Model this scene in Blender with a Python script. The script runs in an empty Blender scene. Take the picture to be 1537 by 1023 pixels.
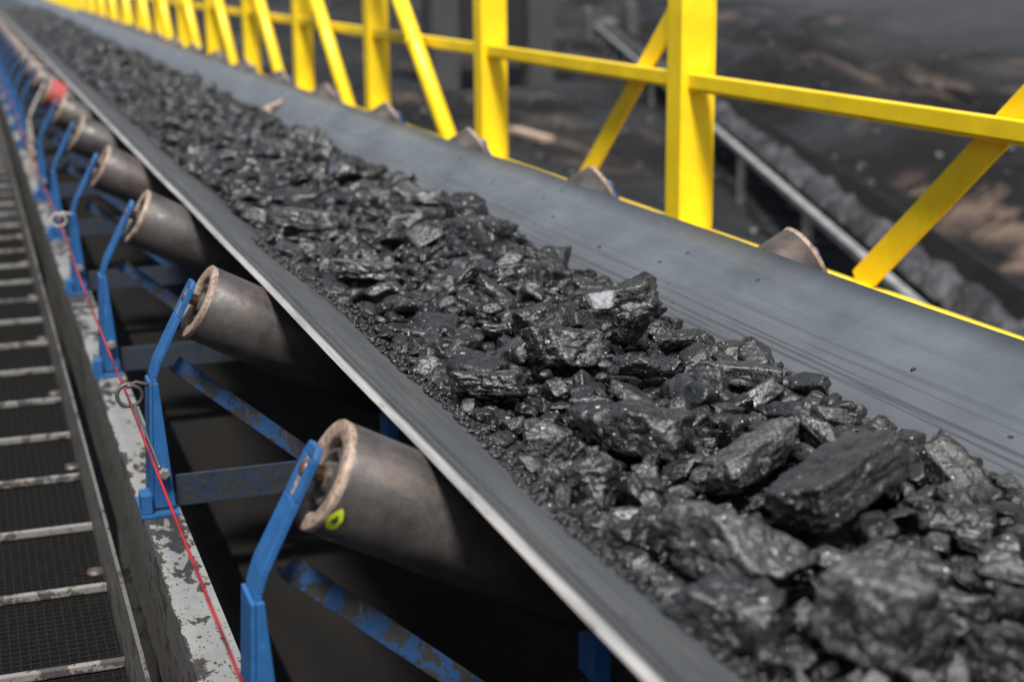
import bpy, bmesh, math, random
import numpy as np
from mathutils import Vector, Matrix

rnd = random.Random(7)
S = bpy.context.scene
COL = S.collection
PI = math.pi
rad = math.radians

# ------------------------------------------------------------------ camera
cd = bpy.data.cameras.new('camera')
cam = bpy.data.objects.new('camera', cd)
COL.objects.link(cam)
right = (0.942958, -0.332747, -0.010465)
up = (0.089438, 0.222927, 0.970724)
fwd = (0.320673, 0.916288, -0.239971)
cam.matrix_world = Matrix(((right[0], up[0], -fwd[0], 0), (right[1], up[1], -fwd[1], 0), (right[2], up[2], -fwd[2], 0), (0, 0, 0, 1)))
cd.sensor_width = 36.0
cd.lens = 2293.26 / 1537 * 36
cd.clip_start = 0.05
cd.clip_end = 2000
cd.dof.use_dof = True
cd.dof.focus_distance = 2.28
cd.dof.aperture_fstop = 3.6
S.camera = cam

# ------------------------------------------------------------------ light
SUN_EL, SUN_AZ = rad(62), rad(203)       # azimuth measured clockwise from +Y
w = bpy.data.worlds.new("World")
S.world = w
w.use_nodes = True
nt = w.node_tree
sky = nt.nodes.new('ShaderNodeTexSky')
sky.sky_type = 'NISHITA'
sky.sun_disc = False
sky.sun_elevation = SUN_EL
sky.sun_rotation = SUN_AZ
sky.air_density = 1.0
sky.dust_density = 1.5
bg = nt.nodes['Background']
bg.inputs['Strength'].default_value = 0.075
hs = nt.nodes.new('ShaderNodeHueSaturation')
hs.inputs['Saturation'].default_value = 0.6      # thin overcast
nt.links.new(sky.outputs[0], hs.inputs['Color'])
nt.links.new(hs.outputs[0], bg.inputs['Color'])
ld = bpy.data.lights.new('sun', 'SUN')
ld.energy = 3.8
ld.angle = rad(10)
ld.color = (1.0, 0.96, 0.9)
sun = bpy.data.objects.new('sun', ld)
COL.objects.link(sun)
sd = Vector((math.sin(SUN_AZ) * math.cos(SUN_EL), math.cos(SUN_AZ) * math.cos(SUN_EL), math.sin(SUN_EL)))
sun.rotation_euler = sd.to_track_quat('Z', 'Y').to_euler()
sun.location = sd * 30
S.view_settings.view_transform = 'Standard'
S.view_settings.look = 'None'
S.view_settings.exposure = 0.85
S.view_settings.gamma = 1.0

# ------------------------------------------------------------------ materials
class NT:
    def __init__(s, name, rough=0.5, metal=0.0, spec=0.5):
        s.m = bpy.data.materials.new(name)
        s.m.use_nodes = True
        s.t = s.m.node_tree
        s.b = s.t.nodes['Principled BSDF']
        s.b.inputs['Roughness'].default_value = rough
        s.b.inputs['Metallic'].default_value = metal
        s.b.inputs['Specular IOR Level'].default_value = spec
        s.geo = s.t.nodes.new('ShaderNodeNewGeometry')
        s.pos = s.geo.outputs['Position']
        s._tc = None
    @property
    def obj(s):
        if s._tc is None:
            s._tc = s.t.nodes.new('ShaderNodeTexCoord')
        return s._tc.outputs['Object']
    def put(s, inp, v):
        if isinstance(v, bpy.types.NodeSocket):
            s.t.links.new(v, inp)
        elif isinstance(v, (tuple, list)):
            inp.default_value = tuple(v) + ((1.0,) if len(v) == 3 and len(inp.default_value) == 4 else ())
        else:
            inp.default_value = v
    def map(s, vec, scale, rot=(0, 0, 0)):
        n = s.t.nodes.new('ShaderNodeMapping')
        s.put(n.inputs['Vector'], vec)
        n.inputs['Scale'].default_value = scale if isinstance(scale, tuple) else (scale,) * 3
        n.inputs['Rotation'].default_value = rot
        return n.outputs[0]
    def noise(s, vec, scale, detail=4, rough=0.55, dist=0.0):
        n = s.t.nodes.new('ShaderNodeTexNoise')
        s.put(n.inputs['Vector'], vec)
        n.inputs['Scale'].default_value = scale
        n.inputs['Detail'].default_value = detail
        n.inputs['Roughness'].default_value = rough
        n.inputs['Distortion'].default_value = dist
        return n.outputs['Fac']
    def voro(s, vec, scale, feature='F1', out='Distance', rand=1.0):
        n = s.t.nodes.new('ShaderNodeTexVoronoi')
        n.feature = feature
        s.put(n.inputs['Vector'], vec)
        n.inputs['Scale'].default_value = scale
        n.inputs['Randomness'].default_value = rand
        return n.outputs[out]
    def ramp(s, fac, lo, hi, a=0.0, b=1.0):
        n = s.t.nodes.new('ShaderNodeMapRange')
        s.put(n.inputs[0], fac)
        for i, v in enumerate((lo, hi, a, b)):
            n.inputs[i + 1].default_value = v
        return n.outputs[0]
    def mix(s, fac, a, b, mode='MIX'):
        n = s.t.nodes.new('ShaderNodeMix')
        n.data_type = 'RGBA'
        n.blend_type = mode
        s.put(n.inputs[0], fac)
        s.put(n.inputs[6], a)
        s.put(n.inputs[7], b)
        return n.outputs[2]
    def math(s, op, a, b=0.0):
        n = s.t.nodes.new('ShaderNodeMath')
        n.operation = op
        s.put(n.inputs[0], a)
        s.put(n.inputs[1], b)
        return n.outputs[0]
    def xyz(s, vec):
        n = s.t.nodes.new('ShaderNodeSeparateXYZ')
        s.put(n.inputs[0], vec)
        return n.outputs
    def add(s, a, b):
        n = s.t.nodes.new('ShaderNodeVectorMath')
        n.operation = 'ADD'
        s.put(n.inputs[0], a)
        s.put(n.inputs[1], b)
        return n.outputs[0]
    def bump(s, h, strength=0.5, dist=0.002, nrm=None):
        n = s.t.nodes.new('ShaderNodeBump')
        s.put(n.inputs['Height'], h)
        n.inputs['Strength'].default_value = strength
        n.inputs['Distance'].default_value = dist
        if nrm is not None:
            s.put(n.inputs['Normal'], nrm)
        return n.outputs[0]
    def col(s, c): s.put(s.b.inputs['Base Color'], c); return s
    def rgh(s, c): s.put(s.b.inputs['Roughness'], c); return s
    def nrm(s, c): s.put(s.b.inputs['Normal'], c); return s

def mat_coal(name, dark, light, specks=True, island=False):
    n = NT(name, 0.4)
    p = n.pos
    rv = None
    if island:
        rv = n.geo.outputs['Random Per Island']
    else:
        oi = n.t.nodes.new('ShaderNodeObjectInfo')
        rv = oi.outputs['Random']
    a = n.noise(p, 34, 7, 0.72)
    f = n.noise(p, 190, 5, 0.7)
    base = n.mix(n.ramp(a, 0.40, 0.66), dark, light)
    base = n.mix(n.ramp(f, 0.40, 0.58, 0.95, 0.0), base, tuple(c * 0.22 for c in dark))
    base = n.mix(n.ramp(rv, 0, 1, 0.0, 0.15 if name == 'coal_pale' else 0.8), base, tuple(c * 0.42 for c in dark))
    # pores
    pv = n.voro(n.map(p, (1, 1.25, 0.9)), 150)
    pore = n.ramp(n.math('ADD', pv, n.ramp(f, 0.3, 0.7, -0.10, 0.10)), 0.24, 0.36, 1.0, 0.0)
    pz = n.ramp(n.noise(p, 17, 2), 0.40, 0.52)
    pore = n.math('MULTIPLY', pore, pz)
    base = n.mix(pore, base, (0.003, 0.003, 0.0035))
    # ash dust clinging to faces
    dust = n.math('MULTIPLY', n.ramp(n.noise(p, 320, 4, 0.75), 0.50, 0.72), n.ramp(n.noise(p, 22, 3), 0.42, 0.66))
    base = n.mix(n.math('MULTIPLY', dust, 0.5), base, (0.15, 0.15, 0.158))
    if specks:
        sv = n.voro(p, 90)
        sm = n.math('LESS_THAN', sv, 0.13)
        sc = n.voro(p, 90, 'F1', 'Color')
        rare = n.math('GREATER_THAN', n.xyz(sc)[0], 0.70)
        big = n.voro(n.add(p, (3.1, 1.7, 0.4)), 34)
        bc = n.voro(n.add(p, (3.1, 1.7, 0.4)), 34, 'F1', 'Color')
        bm = n.math('MULTIPLY', n.math('LESS_THAN', n.math('ADD', big, n.ramp(f, 0.3, 0.7, -0.08, 0.1)), 0.13), n.math('GREATER_THAN', n.xyz(bc)[1], 0.88))
        base = n.mix(n.math('MULTIPLY', sm, rare), base, (0.45, 0.44, 0.43))
        base = n.mix(bm, base, n.mix(n.xyz(bc)[2], (0.5, 0.33, 0.20), (0.55, 0.53, 0.50)))
    n.col(base)
    n.rgh(n.ramp(n.noise(p, 70, 4), 0.35, 0.68, 0.22, 0.50))
    cr = n.voro(p, 75)
    h0 = n.bump(cr, 0.25, 0.004)
    h1 = n.bump(n.noise(p, 50, 5, 0.6, 0.8), 0.7, 0.0055, h0)
    h2 = n.bump(f, 0.7, 0.0020, h1)
    h3 = n.bump(n.math('SUBTRACT', 1.0, pore), 0.8, 0.0025, h2)
    n.nrm(h3)
    n.b.inputs['IOR'].default_value = 1.75
    n.b.inputs['Specular IOR Level'].default_value = 0.5
    return n.m

M = {}
M['coal'] = mat_coal('coal', (0.004, 0.0042, 0.0048), (0.032, 0.0325, 0.035))
M['coal_pale'] = mat_coal('coal_pale', (0.008, 0.008, 0.009), (0.170, 0.170, 0.177))
M['coal_black'] = mat_coal('coal_black', (0.004, 0.0041, 0.0046), (0.016, 0.0163, 0.018))
M['coal_bits'] = mat_coal('coal_bits', (0.003, 0.0031, 0.0036), (0.024, 0.0244, 0.0265), island=True)
M['coal_bits'].node_tree.nodes['Principled BSDF'].inputs['IOR'].default_value = 1.62
M['coal_dust'] = mat_coal('coal_dust', (0.0025, 0.0025, 0.0028), (0.007, 0.007, 0.0074))
M['coal_dust'].node_tree.nodes['Principled BSDF'].inputs['IOR'].default_value = 1.3

# belt rubber: dusty grey, long scuff lines running with the travel, scattered nicks
n = NT('belt_rubber', 0.5, 0.0, 0.35)
p = n.pos
st = n.noise(n.map(p, (1, 0.02, 1)), 70, 5, 0.6)
st2 = n.noise(n.map(p, (1, 0.012, 1)), 230, 3, 0.6)
pa = n.noise(n.map(p, (1, 0.5, 1)), 7, 5, 0.6)
base = n.mix(n.ramp(pa, 0.3, 0.7), (0.058, 0.067, 0.079), (0.106, 0.120, 0.137))
base = n.mix(n.ramp(st, 0.54, 0.70, 0, 0.2), base, (0.035, 0.052, 0.056))
base = n.mix(n.ramp(st2, 0.62, 0.74, 0, 0.12), base, (0.16, 0.165, 0.17))
x, y, z = n.xyz(p)
# worn zone where the load rides: dark gouges close to the coal
wob = n.math('ADD', x, n.ramp(n.noise(n.map(p, (1, 0.15, 1)), 9, 3), 0, 1, -0.05, 0.05))
worn = n.ramp(n.math('ABSOLUTE', n.math('SUBTRACT', wob, 0.905)), 0.29, 0.37, 1, 0)
line = n.noise(n.map(p, (1, 0.006, 1.0)), 150, 2, 0.5)
gouge = n.math('MULTIPLY', worn, n.ramp(line, 0.555, 0.60))
base = n.mix(n.math('MULTIPLY', gouge, 0.7), base, (0.02, 0.02, 0.021))
base = n.mix(n.math('MULTIPLY', worn, 0.35), base, (0.07, 0.072, 0.076))
left_dust = n.math('MULTIPLY', n.ramp(wob, 0.60, 0.515), 0.0)
edge_dust = n.ramp(n.math('ADD', wob, n.ramp(n.noise(p, 60, 5, 0.7), 0.3, 0.7, -0.03, 0.03)), 0.580, 0.615)
edge_dust = n.math('MULTIPLY', edge_dust, n.ramp(x, 0.75, 0.76, 1, 0))
grime = n.math('MULTIPLY', n.ramp(x, 0.62, 0.66, 1, 0), n.ramp(st, 0.35, 0.6, 0.9, 0.55))
base = n.mix(grime, base, (0.030, 0.032, 0.036))
base = n.mix(n.math('MULTIPLY', edge_dust, 0.9), base, (0.022, 0.021, 0.020))
brown = n.math('MULTIPLY', n.ramp(n.noise(n.map(p, (1, 0.2, 1)), 30, 4), 0.5, 0.7), n.ramp(x, 0.62, 0.63, 1, 0))
base = n.mix(n.math('MULTIPLY', brown, 0.5), base, (0.085, 0.070, 0.055))
nick = n.voro(n.map(p, (1, 0.55, 1)), 26)
nc = n.voro(n.map(p, (1, 0.55, 1)), 26, 'F1', 'Color')
nk = n.math('MULTIPLY', n.math('LESS_THAN', nick, 0.10), n.math('GREATER_THAN', n.xyz(nc)[0], 0.62))
base = n.mix(n.math('MULTIPLY', nk, 0.85), base, (0.015, 0.015, 0.016))
nk2 = n.math('MULTIPLY', n.math('LESS_THAN', nick, 0.07), n.math('LESS_THAN', n.xyz(nc)[0], 0.10))
base = n.mix(n.math('MULTIPLY', nk2, 0.7), base, (0.4, 0.4, 0.4))
n.col(base)
n.rgh(n.math('ADD', n.ramp(n.noise(p, 40, 4), 0.3, 0.7, 0.36, 0.50), n.ramp(x, 0.62, 0.75, 0.3, 0.0)))
n.nrm(n.bump(n.noise(n.map(p, (1, 0.25, 1)), 160, 5, 0.6), 0.25, 0.001, n.bump(n.math('SUBTRACT', 1.0, n.math('ADD', gouge, nk)), 0.6, 0.001)))
M['belt'] = n.m
# belt edge: rubbed pale
n = NT('belt_edge', 0.36)
p = n.pos
e1 = n.noise(n.map(p, (1, 0.05, 1)), 90, 4, 0.6)
base = n.mix(n.ramp(e1, 0.35, 0.65), (0.20, 0.198, 0.194), (0.36, 0.353, 0.345))
base = n.mix(n.ramp(n.noise(n.map(p, (1, 0.12, 1)), 60, 5, 0.7), 0.60, 0.66, 0, 0.8), base, (0.09, 0.086, 0.082))
n.col(base)
M['belt_edge'] = n.m
# underside / return run
n = NT('belt_underside', 0.8)
p = n.pos
base = n.mix(n.ramp(n.noise(n.map(p, (1, 0.3, 1)), 5, 5), 0.3, 0.7), (0.0025, 0.0023, 0.0021), (0.010, 0.0088, 0.0078))
n.col(base)
M['belt_under'] = n.m
n.b.inputs['Specular IOR Level'].default_value = 0.15

def mat_paint(name, c, rough=0.38, chips=0.63, under=(0.06, 0.035, 0.025), dirt=0.35, dirtcol=(0.02, 0.02, 0.022), scale=30):
    n = NT(name, rough)
    p = n.pos
    a = n.noise(p, 6, 4)
    base = n.mix(n.ramp(a, 0.3, 0.7), tuple(v * 0.86 for v in c), tuple(min(1, v * 1.10) for v in c))
    base = n.mix(n.ramp(n.noise(p, scale * 0.8, 6, 0.65), 0.52, 0.72, 0, dirt), base, dirtcol)
    ch = n.ramp(n.noise(p, scale, 6, 0.68), chips, chips + 0.02)
    base = n.mix(ch, base, n.mix(n.noise(p, 200, 3), under, tuple(v * 0.4 for v in under)))
    sc = n.ramp(n.noise(n.map(p, (1, 1, 0.15)), 140, 2), 0.66, 0.70, 0, 0.35)
    base = n.mix(sc, base, tuple(min(1, v * 1.5 + 0.06) for v in c))
    n.col(base)
    n.rgh(n.ramp(n.noise(p, 50, 4), 0.3, 0.7, rough - 0.08, rough + 0.2))
    n.nrm(n.bump(n.noise(p, 120, 4), 0.12, 0.001, n.bump(n.math('SUBTRACT', 1, ch), 0.5, 0.001)))
    return n.m
M['yellow'] = mat_paint('yellow_paint', (0.97, 0.65, 0.008), 0.36, 0.70, (0.12, 0.07, 0.02), 0.10, (0.25, 0.14, 0.01), 14)
M['blue'] = mat_paint('blue_paint', (0.016, 0.090, 0.245), 0.38, 0.64, (0.07, 0.04, 0.025), 0.45, (0.012, 0.03, 0.07), 40)
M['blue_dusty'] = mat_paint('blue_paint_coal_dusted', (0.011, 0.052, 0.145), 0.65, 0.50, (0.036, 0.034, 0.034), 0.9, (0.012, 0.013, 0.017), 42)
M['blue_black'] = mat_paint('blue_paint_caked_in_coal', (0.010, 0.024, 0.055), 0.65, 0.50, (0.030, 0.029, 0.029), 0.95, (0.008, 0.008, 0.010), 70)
M['bare_post'] = mat_paint('faded_cream_paint', (0.36, 0.33, 0.29), 0.6, 0.62, (0.10, 0.05, 0.03), 0.5, (0.05, 0.045, 0.04), 40)

n = NT('roller_steel', 0.48, 0.25)
p = n.pos
a = n.noise(p, 16, 5, 0.6)
base = n.mix(n.ramp(a, 0.3, 0.7), (0.028, 0.025, 0.024), (0.090, 0.080, 0.077))
base = n.mix(n.ramp(n.noise(p, 260, 4, 0.7), 0.45, 0.62, 0, 0.55), base, (0.032, 0.028, 0.027))
base = n.mix(n.ramp(n.noise(n.add(n.map(p, 1.0), n.map(n.pos, (0.0, 3.0, 0.0))), 7, 5, 0.65), 0.52, 0.66, 0, 0.4), base, (0.15, 0.095, 0.065))
n.col(base)
n.rgh(n.ramp(n.noise(p, 60, 4), 0.3, 0.7, 0.38, 0.66))
n.nrm(n.bump(n.noise(p, 300, 4), 0.25, 0.001))
M['roller'] = n.m
n = NT('rusty_rim', 0.62, 0.1)
p = n.pos
a = n.noise(p, 45, 5, 0.65)
base = n.mix(n.ramp(a, 0.3, 0.7), (0.17, 0.105, 0.072), (0.40, 0.315, 0.255))
base = n.mix(n.ramp(n.noise(p, 130, 5, 0.7), 0.5, 0.62, 0, 0.75), base, (0.05, 0.032, 0.024))
n.col(base)
n.nrm(n.bump(n.noise(p, 200, 4), 0.4, 0.001))
M['rim'] = n.m
n = NT('bearing_housing', 0.55, 0.4)
n.col(n.mix(n.ramp(n.noise(n.pos, 70, 5), 0.35, 0.65), (0.03, 0.026, 0.024), (0.13, 0.105, 0.09)))
M['housing'] = n.m
n = NT('shaft_steel', 0.4, 0.6)
n.col(n.mix(n.ramp(n.noise(n.pos, 90, 4), 0.4, 0.6), (0.22, 0.11, 0.06), (0.10, 0.08, 0.07)))
M['shaft'] = n.m
n = NT('red_paint_patch', 0.5)
n.col(n.mix(n.ramp(n.noise(n.pos, 60, 4), 0.45, 0.6), (0.42, 0.05, 0.05), (0.22, 0.10, 0.09)))
M['red_paint'] = n.m
n = NT('chalk_mark', 0.7)
n.col((0.62, 0.75, 0.03))
M['chalk'] = n.m

# stringer: pale grey-white paint flaking off black steel
def mat_flake(name, paint, amt, bare=(0.022, 0.022, 0.023), rust=(0.20, 0.115, 0.04)):
    n = NT(name, 0.55)
    p = n.pos
    base = n.mix(n.ramp(n.noise(p, 25, 5), 0.3, 0.7), tuple(v * 0.8 for v in paint), paint)
    fl = n.noise(n.map(p, (1, 0.45, 1)), 32, 7, 0.68)
    grad = n.math('ADD', fl, n.ramp(n.noise(p, 3.1, 2), 0.35, 0.7, -0.06, 0.09))
    if name.startswith('flaking'):
        fx, fy, fz = n.xyz(p)
        ph = n.math('FRACT', n.math('SUBTRACT', fy, 0.647))
        near = n.math('MULTIPLY', n.ramp(ph, 0.74, 0.86), n.ramp(ph, 0.93, 0.99, 1, 0.3))
        grad = n.math('ADD', grad, n.math('MULTIPLY', near, 0.105))
        grad = n.math('ADD', grad, n.ramp(fx, 0.221, 0.2275, 0.13, 0.0))
    m1 = n.ramp(grad, amt, amt + 0.012)
    rim = n.ramp(grad, amt - 0.016, amt, 0, 0.75)
    base = n.mix(rim, base, rust)
    base = n.mix(m1, base, bare)
    pv = n.voro(n.map(p, (1, 0.7, 1)), 150)
    pc = n.voro(n.map(p, (1, 0.7, 1)), 150, 'F1', 'Color')
    pit = n.math('MULTIPLY', n.math('LESS_THAN', n.math('ADD', pv, n.ramp(fl, 0.3, 0.7, 0.08, -0.08)), 0.24), n.math('GREATER_THAN', n.xyz(pc)[0], 0.5))
    base = n.mix(pit, base, bare)
    base = n.mix(n.ramp(n.noise(p, 300, 3), 0.5, 0.7, 0, 0.4), base, (0.12, 0.12, 0.12))
    n.col(base)
    n.nrm(n.bump(n.math('SUBTRACT', 1, m1), 0.6, 0.0015))
    return n.m
M['white_flake'] = mat_flake('flaking_white_paint', (0.215, 0.222, 0.218), 0.57)
M['grey_grime'] = mat_flake('grimy_grey_paint', (0.105, 0.102, 0.093), 0.56, (0.03, 0.028, 0.026), (0.09, 0.06, 0.04))
M['tread'] = mat_flake('worn_galvanised', (0.20, 0.192, 0.18), 0.54, (0.05, 0.046, 0.043), (0.16, 0.09, 0.055))
n = NT('grating_steel', 0.6, 0.2, 0.25)
n.col(n.mix(n.noise(n.pos, 60, 3), (0.005, 0.0049, 0.0048), (0.020, 0.0195, 0.019)))
M['grate'] = n.m
n = NT('red_cord_plastic', 0.4)
cx = n.noise(n.pos, 9, 3)
n.col(n.mix(n.ramp(cx, 0.45, 0.62), (0.30, 0.008, 0.011), (0.08, 0.005, 0.008)))
M['cord'] = n.m
n = NT('bare_wire', 0.35, 0.9)
n.col((0.30, 0.29, 0.28))
M['wire'] = n.m
n = NT('dark_wire', 0.5, 0.5)
n.col((0.09, 0.08, 0.075))
M['dark_wire'] = n.m
n = NT('dull_bolt', 0.5, 0.4)
n.col(n.mix(n.noise(n.pos, 120, 3), (0.10, 0.095, 0.09), (0.30, 0.29, 0.28)))
M['bolt'] = n.m
n = NT('pale_stone', 0.55)
n.col(n.mix(n.ramp(n.noise(n.pos, 120, 5, 0.7), 0.42, 0.6), (0.18, 0.19, 0.21), (0.07, 0.07, 0.075)))
n.nrm(n.bump(n.noise(n.pos, 160, 5), 0.6, 0.002))
M['pale_stone'] = n.m
n = NT('dry_wood', 0.7)
n.col(n.mix(n.noise(n.map(n.pos, (1, 1, 6)), 40, 4), (0.22, 0.13, 0.085), (0.46, 0.36, 0.28)))
M['wood'] = n.m
n = NT('galvanised', 0.45, 0.3)
n.col(n.mix(n.ramp(n.noise(n.pos, 5, 5), 0.35, 0.65), (0.20, 0.20, 0.195), (0.40, 0.39, 0.375)))
M['galv'] = n.m
n = NT('grey_machine_paint', 0.5)
n.col(n.mix(n.ramp(n.noise(n.pos, 2.5, 5), 0.3, 0.7), (0.04, 0.042, 0.045), (0.10, 0.10, 0.098)))
M['machine'] = n.m
n = NT('black_rubber', 0.6)
n.col((0.012, 0.012, 0.013))
M['black'] = n.m
n = NT('concrete', 0.8)
n.col(n.mix(n.noise(n.pos, 3, 5), (0.03, 0.03, 0.031), (0.06, 0.06, 0.061)))
M['concrete'] = n.m

# yard ground: black coal fines, brown clay streaks, pale bluish wet stretches
n = NT('yard_ground', 0.9, 0.0, 0.08)
p = n.pos
sp = n.map(p, (1, 0.32, 1), (0, 0, rad(20)))
a = n.noise(sp, 0.55, 6, 0.62)
base = n.mix(n.ramp(a, 0.35, 0.68), (0.007, 0.007, 0.0075), (0.026, 0.0255, 0.026))
br = n.noise(n.add(sp, (4.0, 9.0, 0)), 0.40, 6, 0.68, 0.6)
base = n.mix(n.ramp(br, 0.57, 0.68, 0, 0.8), base, (0.17, 0.128, 0.105))
bl = n.noise(n.add(sp, (11.0, 2.0, 0)), 0.23, 5, 0.6)
base = n.mix(n.ramp(bl, 0.52, 0.68, 0, 0.7), base, (0.055, 0.060, 0.068))
gx_, gy_, gz_ = n.xyz(p)
TT = n.math('SUBTRACT', n.math('MULTIPLY', gx_, 0.94), n.math('MULTIPLY', gy_, 0.34))
TT = n.math('ADD', TT, n.ramp(a, 0.3, 0.7, -1.6, 1.6))
T0 = n.math('SUBTRACT', n.math('SUBTRACT', n.math('MULTIPLY', n.math('SUBTRACT', gx_, 5.0), 0.94), n.math('MULTIPLY', n.math('SUBTRACT', gy_, 6.9), 0.34)), n.ramp(n.noise(p, 1.1, 4), 0.3, 0.7, 1.75, 2.25))
tan_ = n.math('MULTIPLY', n.ramp(n.math('ABSOLUTE', T0), 0.04, 0.20, 1, 0), n.math('MULTIPLY', n.ramp(gy_, 14.0, 15.5, 1, 0), n.ramp(n.noise(p, 2.3, 5), 0.36, 0.5)))
base = n.mix(n.math('MULTIPLY', tan_, 0.9), base, (0.22, 0.160, 0.125))
base = n.mix(n.ramp(TT, 8.5, 12.5, 0, 0.8), base, (0.058, 0.060, 0.066))
base = n.mix(n.ramp(n.noise(p, 9, 6, 0.7), 0.5, 0.75, 0, 0.5), base, (0.05, 0.048, 0.047))
n.col(base)
n.nrm(n.bump(n.noise(p, 7, 8, 0.7), 1.0, 0.12))
M['ground'] = n.m

# ------------------------------------------------------------------ helpers
def link(name, me, mats, parent=None, loc=None):
    o = bpy.data.objects.new(name, me)
    COL.objects.link(o)
    for m in (mats if isinstance(mats, (list, tuple)) else [mats]):
        me.materials.append(m)
    if parent is not None:
        o.parent = parent
    if loc is not None:
        o.location = loc
    return o

class MB:
    """bmesh collector with simple solids"""
    def __init__(s): s.bm = bmesh.new()
    def hexa(s, pts, mi=0):
        v = [s.bm.verts.new(q) for q in pts]
        for f in ((0, 3, 2, 1), (4, 5, 6, 7), (0, 1, 5, 4), (1, 2, 6, 5), (2, 3, 7, 6), (3, 0, 4, 7)):
            fc = s.bm.faces.new([v[i] for i in f])
            fc.material_index = mi
        return s
    def box(s, x0, x1, y0, y1, z0, z1, mi=0):
        return s.hexa([(x0, y0, z0), (x1, y0, z0), (x1, y1, z0), (x0, y1, z0), (x0, y0, z1), (x1, y0, z1), (x1, y1, z1), (x0, y1, z1)], mi)
    def bar(s, a, b, wv, tv, mi=0, roll_up=(0, 0, 1)):
        """rectangular bar from a to b; wv width across, tv thickness along roll_up"""
        a, b = Vector(a), Vector(b)
        d = (b - a).normalized()
        u = Vector(roll_up)
        sde = d.cross(u).normalized()
        u = sde.cross(d).normalized()
        h, t = sde * wv / 2, u * tv / 2
        return s.hexa([a - h - t, a + h - t, b + h - t, b - h - t, a - h + t, a + h + t, b + h + t, b - h + t], mi)
    def tube(s, pts, r, seg=12, cap=True, mi=0):
        pts = [Vector(q) for q in pts]
        rings = []
        prev = None
        for i, q in enumerate(pts):
            d = (pts[min(i + 1, len(pts) - 1)] - pts[max(i - 1, 0)]).normalized()
            if prev is None:
                u = d.orthogonal().normalized()
            else:
                u = (prev - d * prev.dot(d)).normalized()
            prev = u
            v = d.cross(u)
            rr = r[i] if isinstance(r, (list, tuple)) else r
            rings.append([s.bm.verts.new(q + (u * math.cos(2 * PI * k / seg) + v * math.sin(2 * PI * k / seg)) * rr) for k in range(seg)])
        for a, b in zip(rings, rings[1:]):
            for k in range(seg):
                f = s.bm.faces.new((a[k], a[(k + 1) % seg], b[(k + 1) % seg], b[k]))
                f.smooth = True
                f.material_index = mi
        if cap:
            for rg in (rings[0][::-1], rings[-1]):
                s.bm.faces.new(rg).material_index = mi
        return s
    def lathe(s, prof, o, ax, seg=48, mi=0, smooth=True):
        """prof: (distance along ax, radius)"""
        o, ax = Vector(o), Vector(ax).normalized()
        u = ax.orthogonal().normalized()
        v = ax.cross(u)
        rings = []
        for t, r in prof:
            if r < 1e-6:
                rings.append([s.bm.verts.new(o + ax * t)])
            else:
                rings.append([s.bm.verts.new(o + ax * t + (u * math.cos(2 * PI * k / seg) + v * math.sin(2 * PI * k / seg)) * r) for k in range(seg)])
        for a, b in zip(rings, rings[1:]):
            for k in range(seg):
                k2 = (k + 1) % seg
                if len(a) == 1 and len(b) == 1: continue
                if len(a) == 1: f = s.bm.faces.new((a[0], b[k2], b[k]))
                elif len(b) == 1: f = s.bm.faces.new((a[k], a[k2], b[0]))
                else: f = s.bm.faces.new((a[k], a[k2], b[k2], b[k]))
                f.smooth = smooth
                f.material_index = mi
        return s
    def prism(s, poly, y0, y1, mi=0):
        """polygon in XZ extruded along Y"""
        a = [s.bm.verts.new((x, y0, z)) for x, z in poly]
        b = [s.bm.verts.new((x, y1, z)) for x, z in poly]
        m = len(poly)
        s.bm.faces.new(a[::-1]).material_index = mi
        s.bm.faces.new(b).material_index = mi
        for k in range(m):
            s.bm.faces.new((a[k], a[(k + 1) % m], b[(k + 1) % m], b[k])).material_index = mi
        return s
    def build(s, name, mats, parent=None, bevel=0.0, seg=2, loc=None):
        bmesh.ops.recalc_face_normals(s.bm, faces=s.bm.faces)
        if bevel:
            es = [e for e in s.bm.edges if len(e.link_faces) == 2 and e.calc_face_angle(0) > 0.5]
            bmesh.ops.bevel(s.bm, geom=es, offset=bevel, segments=seg, profile=0.6, affect='EDGES', clamp_overlap=True)
        me = bpy.data.meshes.new(name)
        s.bm.to_mesh(me)
        s.bm.free()
        return link(name, me, mats, parent, loc)

def np_mesh(name, V, F, smooth=True):
    me = bpy.data.meshes.new(name)
    V = np.asarray(V, dtype=np.float32)
    F = np.asarray(F, dtype=np.int32)
    k = F.shape[1]
    me.vertices.add(len(V))
    me.vertices.foreach_set('co', V.ravel())
    me.loops.add(F.size)
    me.loops.foreach_set('vertex_index', F.ravel())
    me.polygons.add(len(F))
    me.polygons.foreach_set('loop_start', np.arange(0, F.size, k, dtype=np.int32))
    me.polygons.foreach_set('loop_total', np.full(len(F), k, dtype=np.int32))
    me.polygons.foreach_set('use_smooth', np.full(len(F), smooth, dtype=bool))
    me.update()
    return me

def tag(o, label, cat, group=None, kind=None):
    if label: o['label'] = label
    if cat: o['category'] = cat
    if group: o['group'] = group
    if kind: o['kind'] = kind
    return o

def empty(name, loc, label=None, cat=None, group=None):
    o = bpy.data.objects.new(name, None)
    o.empty_display_size = 0.1
    COL.objects.link(o)
    o.location = loc
    tag(o, label, cat, group)
    return o

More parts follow.
